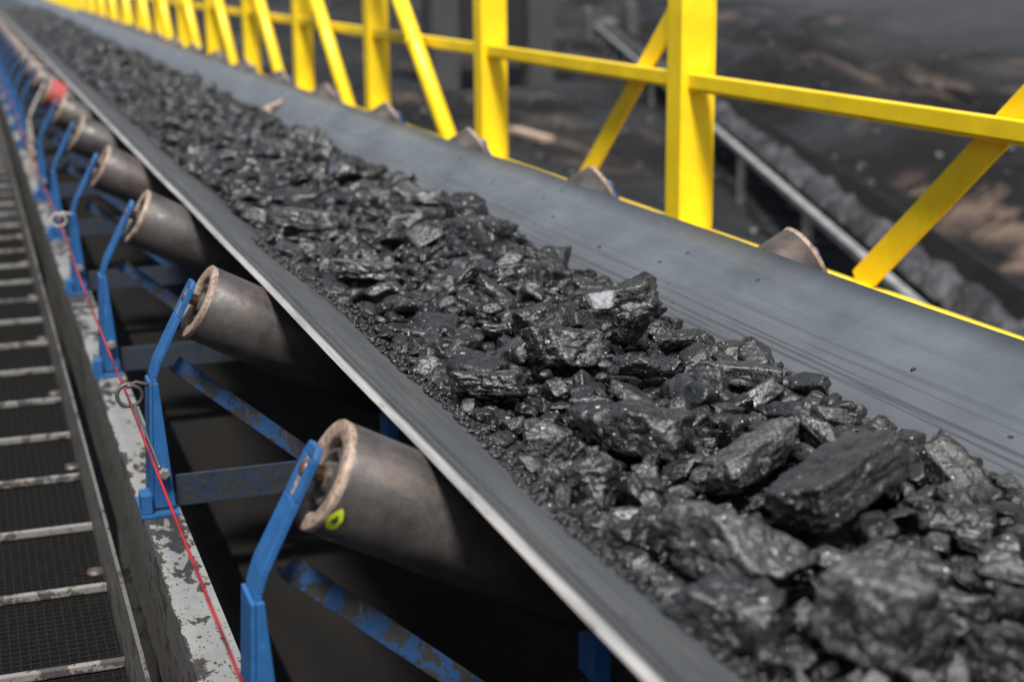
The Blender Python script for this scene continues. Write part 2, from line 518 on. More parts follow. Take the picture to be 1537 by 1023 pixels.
# numpy gradient noise
_rs = np.random.RandomState(3)
_perm = np.tile(_rs.permutation(256), 3)
_grad = _rs.normal(size=(256, 3))
_grad /= np.linalg.norm(_grad, axis=1)[:, None]
def gnoise(P):
    i = np.floor(P).astype(int)
    f = P - i
    i &= 255
    u = f * f * f * (f * (f * 6 - 15) + 10)
    out = 0
    for dx in (0, 1):
        for dy in (0, 1):
            for dz in (0, 1):
                h = _perm[_perm[_perm[(i[:, 0] + dx) & 255] + ((i[:, 1] + dy) & 255)] + ((i[:, 2] + dz) & 255)]
                g = _grad[h]
                d = ((f - np.array([dx, dy, dz])) * g).sum(1)
                wx = u[:, 0] if dx else 1 - u[:, 0]
                wy = u[:, 1] if dy else 1 - u[:, 1]
                wz = u[:, 2] if dz else 1 - u[:, 2]
                out = out + d * wx * wy * wz
    return out
def fbm(P, oct=4, gain=0.5):
    a, s, t = 1.0, 1.0, 0
    for _ in range(oct):
        t = t + a * gnoise(P * s + 17.3 * s)
        a *= gain
        s *= 2.03
    return t

_ico = {}
def ico(sub):
    if sub not in _ico:
        bm = bmesh.new()
        bmesh.ops.create_icosphere(bm, subdivisions=sub, radius=1.0)
        V = np.array([v.co[:] for v in bm.verts])
        F = np.array([[v.index for v in f.verts] for f in bm.faces])
        bm.free()
        _ico[sub] = (V / np.linalg.norm(V, axis=1)[:, None], F)
    return _ico[sub]

def rock(seed, sub=4, planes=11, boxy=0.0, amp=0.07, sharp=40.0, layered=0.0):
    """broken lump: a ball cut by random planes, edges slightly rounded, then roughened. about unit half-size"""
    r = np.random.RandomState(seed)
    D, F = ico(sub)
    N = r.normal(size=(planes, 3))
    N /= np.linalg.norm(N, axis=1)[:, None]
    dd = r.uniform(0.62, 1.0, planes)
    if boxy > 0:
        B = np.array([[1, 0, 0], [-1, 0, 0], [0, 1, 0], [0, -1, 0], [0, 0, 1], [0, 0, -1]], float)
        B += r.normal(size=B.shape) * 0.16 * (1.3 - boxy)
        B /= np.linalg.norm(B, axis=1)[:, None]
        N = np.vstack([N, B])
        dd = np.concatenate([dd * (1 + 0.45 * boxy), r.uniform(0.66, 0.82, 6)])
    c = D @ N.T
    inv = np.clip(c, 0.02, None) / dd[None, :]
    m = (inv ** sharp).sum(1) ** (1.0 / sharp)
    R = 1.0 / np.maximum(m, 0.72)
    V = D * R[:, None]
    off = r.uniform(-50, 50, 3)
    rid = 1 - np.abs(fbm(V * 1.7 + off, 3))
    dsp = amp * (1.3 * fbm(V * 1.5 + off, 5, 0.55) + 0.55 * (rid - 0.7))
    if layered:
        q = V[:, 2] * 9 + 1.5 * fbm(V * 1.2 + off + 9, 2)
        dsp = dsp + layered * (np.abs((q % 1.0) - 0.5) - 0.25)
    if sub >= 3:
        q = fbm(V * 1.6 + off + 21, 4, 0.55) * 5.0
        fr_ = q - np.floor(q)
        dsp = dsp + amp * 0.75 * ((np.floor(q) + np.clip((fr_ - 0.78) / 0.22, 0, 1)) / 5.0)
        dsp = dsp + amp * 0.22 * fbm(V * 6 + off, 3, 0.6)
    V = V * (1 + dsp)[:, None]
    return V, F

# ------------------------------------------------------------------ setting: ground
GZ = -2.6
def berm(x, y):
    # distance from the second conveyor's line, positive on its far side
    t = (x - 5.0) * 0.94 - (y - 6.9) * 0.34
    return t
nx, ny = 150, 190
gx = np.concatenate([np.linspace(-60, -12, 10)[:-1], np.linspace(-12, 0, 25)[:-1], np.linspace(0, 40, 96)[:-1], np.linspace(40, 260, 42)])
gy = np.concatenate([np.linspace(-60, 2, 14)[:-1], np.linspace(2, 60, 120)[:-1], np.linspace(60, 320, 58)])
GX, GY = np.meshgrid(gx, gy, indexing='ij')
P = np.stack([GX.ravel(), GY.ravel(), np.zeros(GX.size)], 1)
T = berm(P[:, 0], P[:, 1])
sm = np.clip((T - 3.0) / 22.0, 0, 1.6)
hz = GZ + 3.4 * sm ** 1.2 + np.clip(T - 2, 0, 1) * (0.9 * fbm(P * 0.16, 4) + 0.25 * fbm(P * 0.7, 4)) + 0.10 * fbm(P * 0.45 + 31, 4)
# a low ridge along the far side of the second conveyor
hz += 0.55 * np.exp(-((T - 2.9 + 0.5 * gnoise(P * 0.3)) / 0.8) ** 2)
hz[(P[:, 0] < 3)] = GZ
# unseen bank added beyond the walkway to block low horizon light
bk = np.clip((-P[:, 0] - 2.2) / 7.0, 0, 1)
hz = hz + 5.6 * bk ** 1.1 + bk * 0.8 * fbm(P * 0.3 + 5, 4)
P[:, 2] = hz
a = np.arange(len(gx) - 1)[:, None] * len(gy) + np.arange(len(gy) - 1)[None, :]
F = np.stack([a, a + len(gy), a + len(gy) + 1, a + 1], -1).reshape(-1, 4)
g = link('ground', np_mesh('ground', P, F), M['ground'])
g['kind'] = 'structure'
def ground_z(x, y):
    i = min(max(np.searchsorted(gx, x) - 1, 0), len(gx) - 2)
    j = min(max(np.searchsorted(gy, y) - 1, 0), len(gy) - 2)
    return float(P[i * len(gy) + j, 2])

# loose coal lying about the yard: nobody could count it
prot = [rock(900 + i, 2, 9) for i in range(6)]
VV, FF, k0 = [], [], 0
for i in range(1100):
    y = 6 + 40 * rnd.random() ** 1.4
    x = 2.6 + rnd.random() * (3 + y * 0.55)
    s = rnd.choice((0.03, 0.04, 0.05, 0.05, 0.07)) * (0.7 + 0.6 * rnd.random())
    V, F_ = prot[i % 6]
    an = rnd.random() * 6.28
    ca, sa = math.cos(an), math.sin(an)
    Q = V * np.array([s * 1.2, s, s * 0.7])
    Q = np.stack([Q[:, 0] * ca - Q[:, 1] * sa + x, Q[:, 0] * sa + Q[:, 1] * ca + y, Q[:, 2] + ground_z(x, y) + s * 0.2], 1)
    VV.append(Q); FF.append(F_ + k0); k0 += len(V)
rub = link('yard_rubble', np_mesh('yard_rubble', np.vstack(VV), np.vstack(FF), False), M['coal_black'])
tag(rub, 'loose coal bits strewn over the dark yard ground', 'rubble', None, 'stuff')

# ------------------------------------------------------------------ conveyor belt
XC, TR = 0.904, rad(28)
ca, sa = math.cos(TR), math.sin(TR)
EL, ER = (0.461, -0.551), (1.372, -0.537)         # lower corner of the belt's two edges
TH = 0.020
def belt_profile():
    bl = (0.716 - 0.0, -0.551 - (0.716 - 0.461) * sa / ca)
    zb = bl[1]
    br = (1.372 - (zb + 0.537) / (-sa / ca), zb)
    pts = []
    def arc(c0, c1, c2, n, r=0.09):
        p0 = Vector(c0); p1 = Vector(c1); p2 = Vector(c2)
        a = p1 + (p0 - p1).normalized() * r
        b = p1 + (p2 - p1).normalized() * r
        out = []
        for i in range(n + 1):
            t = i / n
            out.append(tuple(a * (1 - t) ** 2 + p1 * 2 * t * (1 - t) + b * t * t))
        return out
    pts.append(EL)
    for i in range(1, 4):
        t = i / 5
        pts.append((EL[0] + (bl[0] - EL[0]) * t, EL[1] + (bl[1] - EL[1]) * t))
    pts += arc(EL, bl, br, 6)
    pts += arc(bl, br, ER, 6)
    for i in range(2, 5):
        t = i / 5
        pts.append((br[0] + (ER[0] - br[0]) * t, br[1] + (ER[1] - br[1]) * t))
    pts.append(ER)
    return pts
low = belt_profile()
upp = []
for i, q in enumerate(low):
    d = Vector(low[min(i + 1, len(low) - 1)]) - Vector(low[max(i - 1, 0)])
    nn = Vector((-d.y, d.x)).normalized()
    upp.append((q[0] + nn.x * TH, q[1] + nn.y * TH))
Y0I = 1.647
belt = empty('conveyor_belt', (XC, 0, -0.7), 'long grey troughed rubber belt carrying the coal up into the distance', 'conveyor belt')
# rounded edge bead points
def edge_pts(l, u, sgn):
    l, u = Vector(l), Vector(u)
    m = (l + u) / 2
    ax = Vector((u - l)).normalized()
    outw = Vector((ax.y, -ax.x)) * (-sgn)
    res = []
    for k in range(1, 10):
        t = k / 10 * PI
        res.append(tuple(m - ax * (TH / 2) * math.cos(t) + outw * 0.0105 * math.sin(t)))
    return res
ring = list(upp) + edge_pts(upp[-1], low[-1], -1)[::1] + low[::-1] + edge_pts(low[0], upp[0], -1)
nu = len(upp); ne = 9
ys = np.concatenate([np.arange(-1.6, 6.0, 0.05), np.arange(6.0, 20, 0.125), np.arange(20, 60.1, 1.0)])
ring = np.array(ring)
mR = len(ring)
V = []
for y in ys:
    ph = 0.5 - 0.5 * math.cos(2 * PI * (y - Y0I))
    wv = 0.0011 * math.sin(y * 2.3) + 0.0007 * math.sin(y * 5.1 + 1)
    q = ring.copy()
    e = np.clip((np.abs(ring[:, 0] - XC) - 0.25) / 0.22, 0, 1)
    q[:, 1] = ring[:, 1] - 0.0012 * ph * (y < 20) + e * wv
    q[:, 0] = ring[:, 0] + np.sign(ring[:, 0] - XC) * e * 0.3 * wv
    V.append(np.stack([q[:, 0], np.full(mR, y), q[:, 1]], 1))
V = np.vstack(V)
F, mi = [], []
for j in range(len(ys) - 1):
    for k in range(mR):
        k2 = (k + 1) % mR
        F.append((j * mR + k, j * mR + k2, (j + 1) * mR + k2, (j + 1) * mR + k))
        if k < nu - 1: mi.append(0)
        elif k < nu + ne + 0: mi.append(1)
        elif k < nu + ne + nu - 1: mi.append(2)
        else: mi.append(1)
me = np_mesh('carrying_run', V, F)
me.polygons.foreach_set('material_index', np.array(mi, dtype=np.int32))
o = link('carrying_run', me, [M['belt'], M['belt_edge'], M['belt_under']], belt, (-XC, 0, 0.7))
MB().box(0.40, 1.40, -1.6, 60, -1.112, -1.10).build('return_run', M['belt_under'], belt, 0, 2, (-XC, 0, 0.7))

# ------------------------------------------------------------------ idlers (rollers on blue frames)
LR = 0.375
RR = 0.0675
def wing(parent, side, special):
    """side=-1: the wing at the walkway, +1: at the truss; coordinates relative to (XC, y, 0)"""
    ax = Vector((-side * ca, 0, -sa))                   # from the outer end inwards and down
    oc = Vector((side * (XC - 0.350), 0, -0.571)) if side < 0 else Vector((0.5715, YR, -0.556))
    L = LR
    r = MB().lathe([(0.0, RR - 0.0015), (0.0015, RR), (L - 0.0015, RR), (L, RR - 0.002), (L, 0.0)], oc, ax, 56).build('wing_roller', M['roller'] if special != 'red' else [M['roller']], parent)
    r['label'] = 'rusty wing roller'
    MB().lathe([(0.004, RR - 0.0008), (-0.006, RR + 0.0008), (-0.008, RR - 0.002), (-0.0085, RR - 0.010), (-0.007, RR - 0.019), (-0.004, RR - 0.0225), (0.004, RR - 0.0235)], oc, ax, 56).build('end_rim', M['rim'], r)
    MB().lathe([(0.004, RR - 0.0235), (0.007, 0.038), (0.001, 0.036), (-0.002, 0.034), (-0.002, 0.028), (0.006, 0.026), (0.006, 0.019), (-0.006, 0.017), (-0.006, 0.010)], oc, ax, 40).build('bearing_housing', M['housing'], r)
    MB().lathe([(-0.006, 0.010), (-0.032, 0.010), (-0.034, 0.008), (-0.034, 0)], oc, ax, 20).build('shaft', M['shaft'], r)
    if special == 'red' and side < 0:
        MB().lathe([(0.0, RR + 0.0006), (0.05, RR + 0.0008), (0.075, RR + 0.0006)], oc, ax, 56).build('red_paint_band', M['red_paint'], r)
    if special == 'chalk' and side < 0:
        # a loop of yellow-green chalk on the shell beside the rim
        u = Vector((0, 1, 0)); v = ax.cross(u).normalized()
        def on(t, a, rr): return oc + ax * t + (u * math.cos(a) + v * math.sin(a)) * rr
        mb = MB()
        seg = 28
        vs = []
        a0 = rad(CH_A)
        for k in range(seg):
            th = 2 * PI * k / seg
            w2 = 0.30 + 0.22 * math.sin(k * 0.9) ** 2
            row = []
            for q in (1.0, w2):
                row.append(on(0.008 + (0.0075 + 0.0015 * math.sin(2.3 * th)) * math.cos(th) * q, a0 + 0.24 * math.sin(th) * q + 0.03 * math.cos(2 * th), RR + 0.0022))
            vs.append([mb.bm.verts.new(p_) for p_ in row])
        for k in range(seg):
            a_, b_ = vs[k], vs[(k + 1) % seg]
            mb.bm.faces.new((a_[0], b_[0], b_[1], a_[1]))
        mb.build('chalk_mark', M['chalk'], r)
    return r
CH_A = 207
YR = -0.12      # the truss-side wings stand a little nearer, as on offset roller frames

def bracket(parent, side, mt, special):
    """bent flat bar: leans square to the roller, then an upright gusseted post down to the stringer"""
    X = lambda x: side * (XC - x) + (0.0175 if side > 0 else 0)
    yo_ = YR if side > 0 else 0.0
    w0 = 0.031                                            # half width along the travel
    n_ = Vector((ca, 0, sa))
    top = Vector((0.336, 0, -0.537)); bend = Vector((0.262, 0, -0.678))
    d = (top - bend).normalized()
    nrm = Vector((d.z, 0, -d.x))
    mb = MB()
    t = 0.0045
    # arm with the open slot for the shaft
    L = (top - bend).length
    def at(s, y, k): 
        q = bend + d * s + nrm * k
        return (X(q.x), y + yo_, q.z)
    def slab(s0, s1, y0, y1, yt0=None, yt1=None):
        yt0 = y0 if yt0 is None else yt0; yt1 = y1 if yt1 is None else yt1
        mb.hexa([at(s0, y0, -t), at(s0, y1, -t), at(s1, yt1, -t), at(s1, yt0, -t), at(s0, y0, t), at(s0, y1, t), at(s1, yt1, t), at(s1, yt0, t)])
    slab(0.012, L - 0.060, -w0 * 0.92, w0 * 0.92, -w0 * 0.8, w0 * 0.8)
    v0 = Vector((0.2565, 0, -0.712)); v1 = Vector((0.2590, 0, -0.692)); v2 = bend + d * 0.012
    for qa, qb, na, nb in ((v0, v1, Vector((1, 0, 0)), Vector((0.985, 0, -0.17)).normalized()), (v1, v2, Vector((0.985, 0, -0.17)).normalized(), nrm)):
        f_ = lambda q, k, nn, y: (X((q + nn * k).x), y + yo_, (q + nn * k).z)
        y_ = w0 * 0.92
        mb.hexa([f_(qa, -t, na, -y_), f_(qa, -t, na, y_), f_(qb, -t, nb, y_), f_(qb, -t, nb, -y_), f_(qa, t, na, -y_), f_(qa, t, na, y_), f_(qb, t, nb, y_), f_(qb, t, nb, -y_)])
    slab(L - 0.060, L - 0.008, -w0 * 0.8, -0.0085)
    slab(L - 0.060, L - 0.008, 0.0085, w0 * 0.8)
    slab(L - 0.008, L + 0.006, -w0 * 0.8, w0 * 0.8, -w0 * 0.62, w0 * 0.62)
    arm = mb.build('bracket_arm', mt, parent, 0.0018)
    if special == 'pale': arm['label'] = 'faded cream bracket arm'
    # rust-stained packing seen in the slot
    mb = MB()
    mb.hexa([at(L - 0.058, -0.008, -t * 0.5), at(L - 0.058, 0.008, -t * 0.5), at(L - 0.010, 0.008, -t * 0.5), at(L - 0.010, -0.008, -t * 0.5),
             at(L - 0.058, -0.008, t * 0.5), at(L - 0.058, 0.008, t * 0.5), at(L - 0.010, 0.008, t * 0.5), at(L - 0.010, -0.008, t * 0.5)])
    mb.build('slot_packing', M['rim'], arm)
    # post: outer plate widening downwards and a tapering gusset square to it
    mb = MB()
    x0, x1 = 0.2425, 0.2485
    zt, zb = -0.700, -0.925
    yo = 0.040
    mb.hexa([(X(x0 - 0.006), -yo, zb), (X(x1 - 0.006), -yo, zb), (X(x1 - 0.006), yo, zb), (X(x0 - 0.006), yo, zb), (X(x0 + 0.006), -w0 - 0.004, zt), (X(x1 + 0.006), -w0 - 0.004, zt), (X(x1 + 0.006), w0 + 0.001, zt), (X(x0 + 0.006), w0 + 0.001, zt)])
    for yy in (-yo + 0.001,):
        mb.hexa([(X(x1 - 0.0055), yy, zb), (X(x1 + 0.032), yy, zb), (X(x1 + 0.032), yy + 0.008, zb), (X(x1 - 0.0055), yy + 0.008, zb),
                 (X(x1 + 0.0065), -w0 - 0.003, zt), (X(x1 + 0.016), -w0 - 0.003, zt), (X(x1 + 0.016), -w0 + 0.005, zt), (X(x1 + 0.0065), -w0 + 0.005, zt)])
    bmesh.ops.translate(mb.bm, verts=mb.bm.verts, vec=(0, yo_, 0))
    po = mb.build('bracket_post', mt, parent, 0.0016)
    ft = MB().box(min(X(0.219), X(0.285)), max(X(0.219), X(0.285)), yo_ - 0.055, yo_ + 0.055, -0.938, -0.931)
    ft.box(min(X(0.2195), X(0.2390)), max(X(0.2195), X(0.2390)), yo_ - 0.053, yo_ - 0.010, -0.9305, -0.895)
    ft.build('bracket_foot', mt, parent, 0.0015)
    MB().lathe([(0, 0.011), (0.009, 0.011), (0.011, 0.008), (0.011, 0)], (X(0.262), yo_ - 0.0445, -0.86), (0, -1, 0), 6, 0, False).build('bolt', M['bolt'], po)
    return arm

def idler(y, special=None, label='', group=None):
    t = empty('conveyor_idler', (XC, y, 0), label, 'idler', group)
    for side in (-1, 1):
        wing(t, side, special)
        mt = M['bare_post'] if (special == 'pale' or special == 'red') and side < 0 else M['blue']
        bracket(t, side, mt, special)
        # inner support from the bracket bend down to the cross beam
        mb = MB()
        mb.bar((side * (XC - 0.300), 0.012, -0.678), (side * (XC - 0.560), 0.012, -0.905), 0.006, 0.030, 0)
        mb.bar((side * (XC - 0.292), 0.026, -0.688), (side * (XC - 0.550), 0.026, -0.914), 0.026, 0.005, 0)
        mb.build('slanting_brace', M['blue_dusty'], t, 0.0012)
        # post carrying the joint between wing and centre roller
        MB().box(side * 0.222 - 0.011, side * 0.222 + 0.011, -0.028, 0.028, -0.878, -0.765).build('inner_post', M['blue'], t, 0.002)
    MB().lathe([(0, 0), (0, RR - 0.002), (0.0015, RR), (0.3785, RR), (0.38, RR - 0.002), (0.38, 0)], (-0.19, 0, -0.752 - 0.020), (1, 0, 0), 48).build('center_roller', M['roller'], t)
    mb = MB()
    mb.box(-XC + 0.287, XC - 0.287, -0.004, 0.003, -0.938, -0.880)
    mb.box(-XC + 0.287, XC - 0.287, 0.0033, 0.055, -0.938, -0.932)
    mb.build('cross_beam', M['blue_black'], t, 0.0012)
    return t
names = {0: 'nearest roller set in the picture, yellow-green chalk loop on its roller rim',
         1: 'second nearest roller set, steel wire eye on its blue post holding the red cord',
         2: 'third nearest roller set, plain blue post without a wire eye',
         3: 'fourth nearest roller set, blue post with a rusty wire eye beside the red cord',
         4: 'fifth nearest roller set, second one before the red painted roller',
         5: 'sixth nearest roller set, directly before the one with the red painted roller',
         6: 'roller set with red paint on its roller and a faded cream bracket'}
far = 'blurred roller set farther along the belt than the red painted roller'
for i in range(-1, 20):
    lab = names.get(i, far if i > 6 else 'roller set under the near end of the belt, below the lower frame edge')
    sp = {0: 'chalk', 6: 'red'}.get(i)
    t = idler(Y0I + i, sp, lab, 'roller sets receding past the red painted roller' if i > 6 else None)
    if i in (1, 3, 5):
        # wire eye guiding the pull cord
        pts = [(0.252 - XC, 0.0, -0.700), (0.232 - XC, -0.01, -0.697)]
        for k in range(0, 22):
            th = PI * 0.5 - 2 * PI * k / 19
            pts.append((0.212 - XC + 0.0, -0.0 + 0.021 * math.cos(th) - 0.02, -0.716 + 0.019 * math.sin(th)))
        pts = [(0.255 - XC, -0.030, -0.703), (0.240 - XC, -0.032, -0.699), (0.226 - XC, -0.034, -0.694)]
        for k in range(0, 24):
            th = rad(70) + 2 * PI * k / 21
            pts.append((0.214 - XC + 0.021 * math.cos(th), -0.036 - 0.0007 * k, -0.714 + 0.019 * math.sin(th)))
        MB().tube(pts, 0.0035, 10).build('wire_eye', M['dark_wire'] if i != 3 else M['bare_post'], t)

# red emergency pull cord through the eyes
pts = []
for y in np.arange(-1.5, 28, 0.1):
    s = ((y - 0.61) % 2.0) / 2.0
    pts.append((0.213 + 0.002 * math.sin(y * 1.7), y, -0.717 - 0.010 * math.sin(PI * s)))
c = MB().tube(pts, 0.0024, 8).build('pull_cord', M['cord'])
tag(c, 'thin red pull cord strung along the blue posts', 'cord')
# bared length of steel wire where the red sheath has split
c = MB().tube([(0.2185, 2.58 - k * 0.02, -0.7245 + 0.001 * math.sin(k)) for k in range(0, 19)], 0.0026, 8).build('steel_wire', M['wire'])
tag(c, 'short bare steel wire lying against the red cord below the wire eye', 'wire')

# ------------------------------------------------------------------ conveyor frame
fr = empty('conveyor_chassis', (XC, 0, -0.94), 'long steel channel frame under the roller sets, white paint flaking off', 'frame')
def X2(side, x): return side * (XC - x)
for side in (-1, 1):
    mb = MB()
    xs = sorted((X2(side, 0.221), X2(side, 0.290)))
    mb.box(xs[0], xs[1], -1.5, 60, -0.0065, 0.0015)
    o = mb.build('top_flange', M['white_flake'], fr, 0.001)
    xs = sorted((X2(side, 0.221), X2(side, 0.228)))
    mb = MB()
    mb.box(xs[0], xs[1], -1.5, 60, -0.230, -0.0067)
    xs = sorted((X2(side, 0.221), X2(side, 0.285)))
    mb.box(xs[0], xs[1], -1.5, 60, -0.237, -0.2302)
    mb.build('channel_web', M['grey_grime'], fr, 0.001)
    for k in range(0, 14):
        y = 0.3 + k * 3
        MB().box(X2(side, 0.255) - 0.03, X2(side, 0.255) + 0.03, y - 0.03, y + 0.03, GZ + 0.94, -0.2374).build('leg', M['grey_grime'], fr)

# ------------------------------------------------------------------ walkway
wk = empty('walkway', (-0.2, 0, -1.12), 'dark open grating walkway with worn cross cleats beside the conveyor', 'walkway')
WZ = -1.115
mb = MB()
xr = 0.158
for k in range(42):
    x = xr - 0.006 - k * 0.0155
    mb.box(x - 0.0011, x + 0.0011, -0.5, 9.0, WZ - 0.012 + 1.12, WZ - 0.0022 + 1.12)
y = 1.2
while y < 7.0:
    mb.box(-0.50, xr, y - 0.0010, y + 0.0010, WZ - 0.012 + 1.12, WZ + 1.12)
    y += 0.0185
o = mb.build('grating', M['grate'], wk, 0, 2, (0.2, 0, 0))
o['kind'] = 'stuff'
sp_ = 0.3335
for k in range(-3, 40):
    y = 2.728 + k * sp_
    mb = MB()
    mb.box(-0.52, xr + 0.001, y - 0.0065, y + 0.0065, 0.0055, 0.021)
    mb.build('cleat', M['tread'], wk, 0.003, 2, (0.2, 0, 0))
    if k % 2 == 0:
        MB().lathe([(0, 0.017), (0.006, 0.015), (0.006, 0)], (xr - 0.012, y + 0.10, 0.004), (0, 0, 1), 14).build('washer', M['housing'], wk, 0, 2, (0.2, 0, 0))
mb = MB()
mb.box(0.164, 0.171, -1.0, 40, -0.06, 0.128)
mb.box(0.130, 0.1635, -1.0, 40, -0.06, -0.052)
mb.build('side_plate', M['grey_grime'], wk, 0.0015, 2, (0.2, 0, 0))
MB().box(-0.56, -0.52, -1.0, 40, -0.06, 0.07).build('side_plate', M['grey_grime'], wk, 0.0015, 2, (0.2, 0, 0))
MB().box(-0.50, xr, 7.0, 40, 0.0, 0.0045).build('deck', M['grate'], wk, 0, 2, (0.2, 0, 0))
for k in range(6):
    for x in (-0.54, 0.147):
        MB().box(x - 0.012, x + 0.012, 0.5 + k * 5, 0.56 + k * 5, GZ + 1.12, -0.0605).build('walkway_leg', M['grey_grime'], wk, 0, 2, (0.2, 0, 0))

# ------------------------------------------------------------------ yellow truss
XP, PS, PY = 1.953, 1.80, 4.01
tr = empty('yellow_truss', (XP, 0, -0.74), 'yellow painted steel truss of posts, rails and diagonals behind the belt', 'truss')
off = (-XP, 0, 0.74)
ZT = 0.75
for k in range(-2, 20):
    y = PY + k * PS
    mb = MB()
    mb.box(XP - 0.050, XP + 0.048, y - 0.046, y + 0.052, -0.757, ZT - 0.05)
    mb.box(XP + 0.0483, XP + 0.058, y - 0.046, y + 0.020, -0.757, ZT - 0.05)
    mb.build('post', M['yellow'], tr, 0.006, 3, off)
    ya, yb = y + 0.0525, y + PS - 0.0465
    mb = MB()
    mb.box(XP - 0.024, XP + 0.022, ya, yb, -0.358, -0.313)
    mb.box(XP - 0.030, XP - 0.0243, ya, yb, -0.350, -0.309)
    mb.build('mid_rail', M['yellow'], tr, 0.003, 2, off)
    # near-leaning flat diagonal in the first panels, far-leaning tube beyond
    ym = y + PS / 2
    if k <= 0:
        mb = MB()
        a, b = Vector((XP + 0.030, ym + 0.02, -0.76)), Vector((XP + 0.030, ym + 0.02 - 0.905, -0.02))
        d = (b - a).normalized()
        for s0, s1 in ((0.0, 1.62),):
            mb.bar(a + d * s0, a + d * s1, 0.074, 0.010, 0, (1, 0, 0))
        mb.build('diagonal', M['yellow'], tr, 0.002, 2, off)
        mb = MB()
        mb.prism([(0, 0)] * 0 or [(XP - 0.012, -0.7572), (XP - 0.004, -0.7572), (XP - 0.004, -0.742), (XP - 0.012, -0.742)], ym - 0.075, ym + 0.10)
        mb.build('gusset_plate', M['yellow'], tr, 0.003, 2, off)
    else:
        a = Vector((1.868, y + 0.22, -0.76))
        b = Vector((1.868, y + 1.68, 0.36))
        mb = MB()
        mb.tube([a, b], 0.036, 20)
        dd = (b - a).normalized()
        q = a + dd * ((-0.335 - a.z) / dd.z)
        mb.tube([q - dd * 0.018, q + dd * 0.018], 0.041, 20)
        mb.build('diagonal', M['yellow'], tr, 0, 2, off)
mb = MB()
mb.box(XP - 0.05, XP + 0.05, 0.2, 40, -0.85, -0.7573)
mb.box(XP - 0.062, XP - 0.0503, 0.2, 40, -0.79, -0.7576)
mb.build('bottom_chord', M['yellow'], tr, 0.004, 2, off)
MB().box(XP - 0.05, XP + 0.05, 0.2, 40, ZT - 0.0497, ZT + 0.05).build('top_chord', M['yellow'], tr, 0.004, 2, off)
for k in range(0, 10):
    y = PY - 1.8 + k * 3.6
    MB().box(XP - 0.04, XP + 0.04, y - 0.04, y + 0.04, GZ, -0.8504).build('trestle_leg', M['yellow'], tr, 0, 2, off)

# ------------------------------------------------------------------ coal on the belt
XS = [0.50, 0.555, 0.64, 0.78, 0.92, 1.06, 1.17, 1.215, 1.25]
ZS = [-0.566, -0.590, -0.612, -0.600, -0.588, -0.596, -0.632, -0.650, -0.672]
def surf(x, y):
    return float(np.interp(x, XS, ZS)) + 0.012 * float(gnoise(np.array([[x * 7, y * 3.1, 0.5]]))[0]) + 0.016 * float(gnoise(np.array([[x * 3, y * 1.3, 7.5]]))[0])
def right_lim(y):
    return 1.115 + 0.02 * math.sin(y * 1.9 + 0.5) + 0.022 * math.sin(y * 0.8) + min(0.07, max(0, y - 2.4) * 0.05)
def left_lim(y):
    return 0.603 + 0.014 * math.sin(y * 3.3) + 0.008 * math.sin(y * 7.7)
# bed of fines
hx = np.concatenate([np.linspace(0.535, 0.62, 24)[:-1], np.linspace(0.62, 1.24, 90)])
hy = np.concatenate([np.arange(0.3, 3.6, 0.009), np.arange(3.6, 12, 0.03), np.arange(12, 60.1, 0.3)])
A, B = np.meshgrid(hx, hy, indexing='ij')
P3 = np.stack([A.ravel(), B.ravel(), np.zeros(A.size)], 1)
z = np.interp(P3[:, 0], XS, ZS) + 0.012 * gnoise(P3 * np.array([7, 3.1, 1]) + np.array([0, 0, .5])) + 0.016 * gnoise(P3 * np.array([3, 1.3, 1]) + np.array([0, 0, 7.5]))
z += 0.004 * fbm(P3 * 60, 3) + 0.006 * fbm(P3 * 22, 3) - 0.026
eL = np.clip((P3[:, 0] - (0.590 + 0.010 * np.sin(P3[:, 1] * 3.3) + 0.008 * gnoise(P3 * 14) + 0.006 * gnoise(P3 * 55))) / 0.05, 0, 1)
beltz = np.interp(P3[:, 0], [0.461, 0.716, 1.10, 1.372], [-0.551, -0.687, -0.687, -0.537]) + TH / ca
z = np.minimum(z, 1) * eL + (1 - eL) * (beltz - 0.004)
P3[:, 2] = np.where(P3[:, 0] > 1.21, beltz - 0.006, np.maximum(z, beltz - 0.01))
a = np.arange(len(hx) - 1)[:, None] * len(hy) + np.arange(len(hy) - 1)[None, :]
F = np.stack([a, a + len(hy), a + len(hy) + 1, a + 1], -1).reshape(-1, 4)
bed = link('coal_fines', np_mesh('coal_fines', P3, F), M['coal_dust'])
tag(bed, 'bed of fine black coal dust between and under the lumps', 'coal', None, 'stuff')

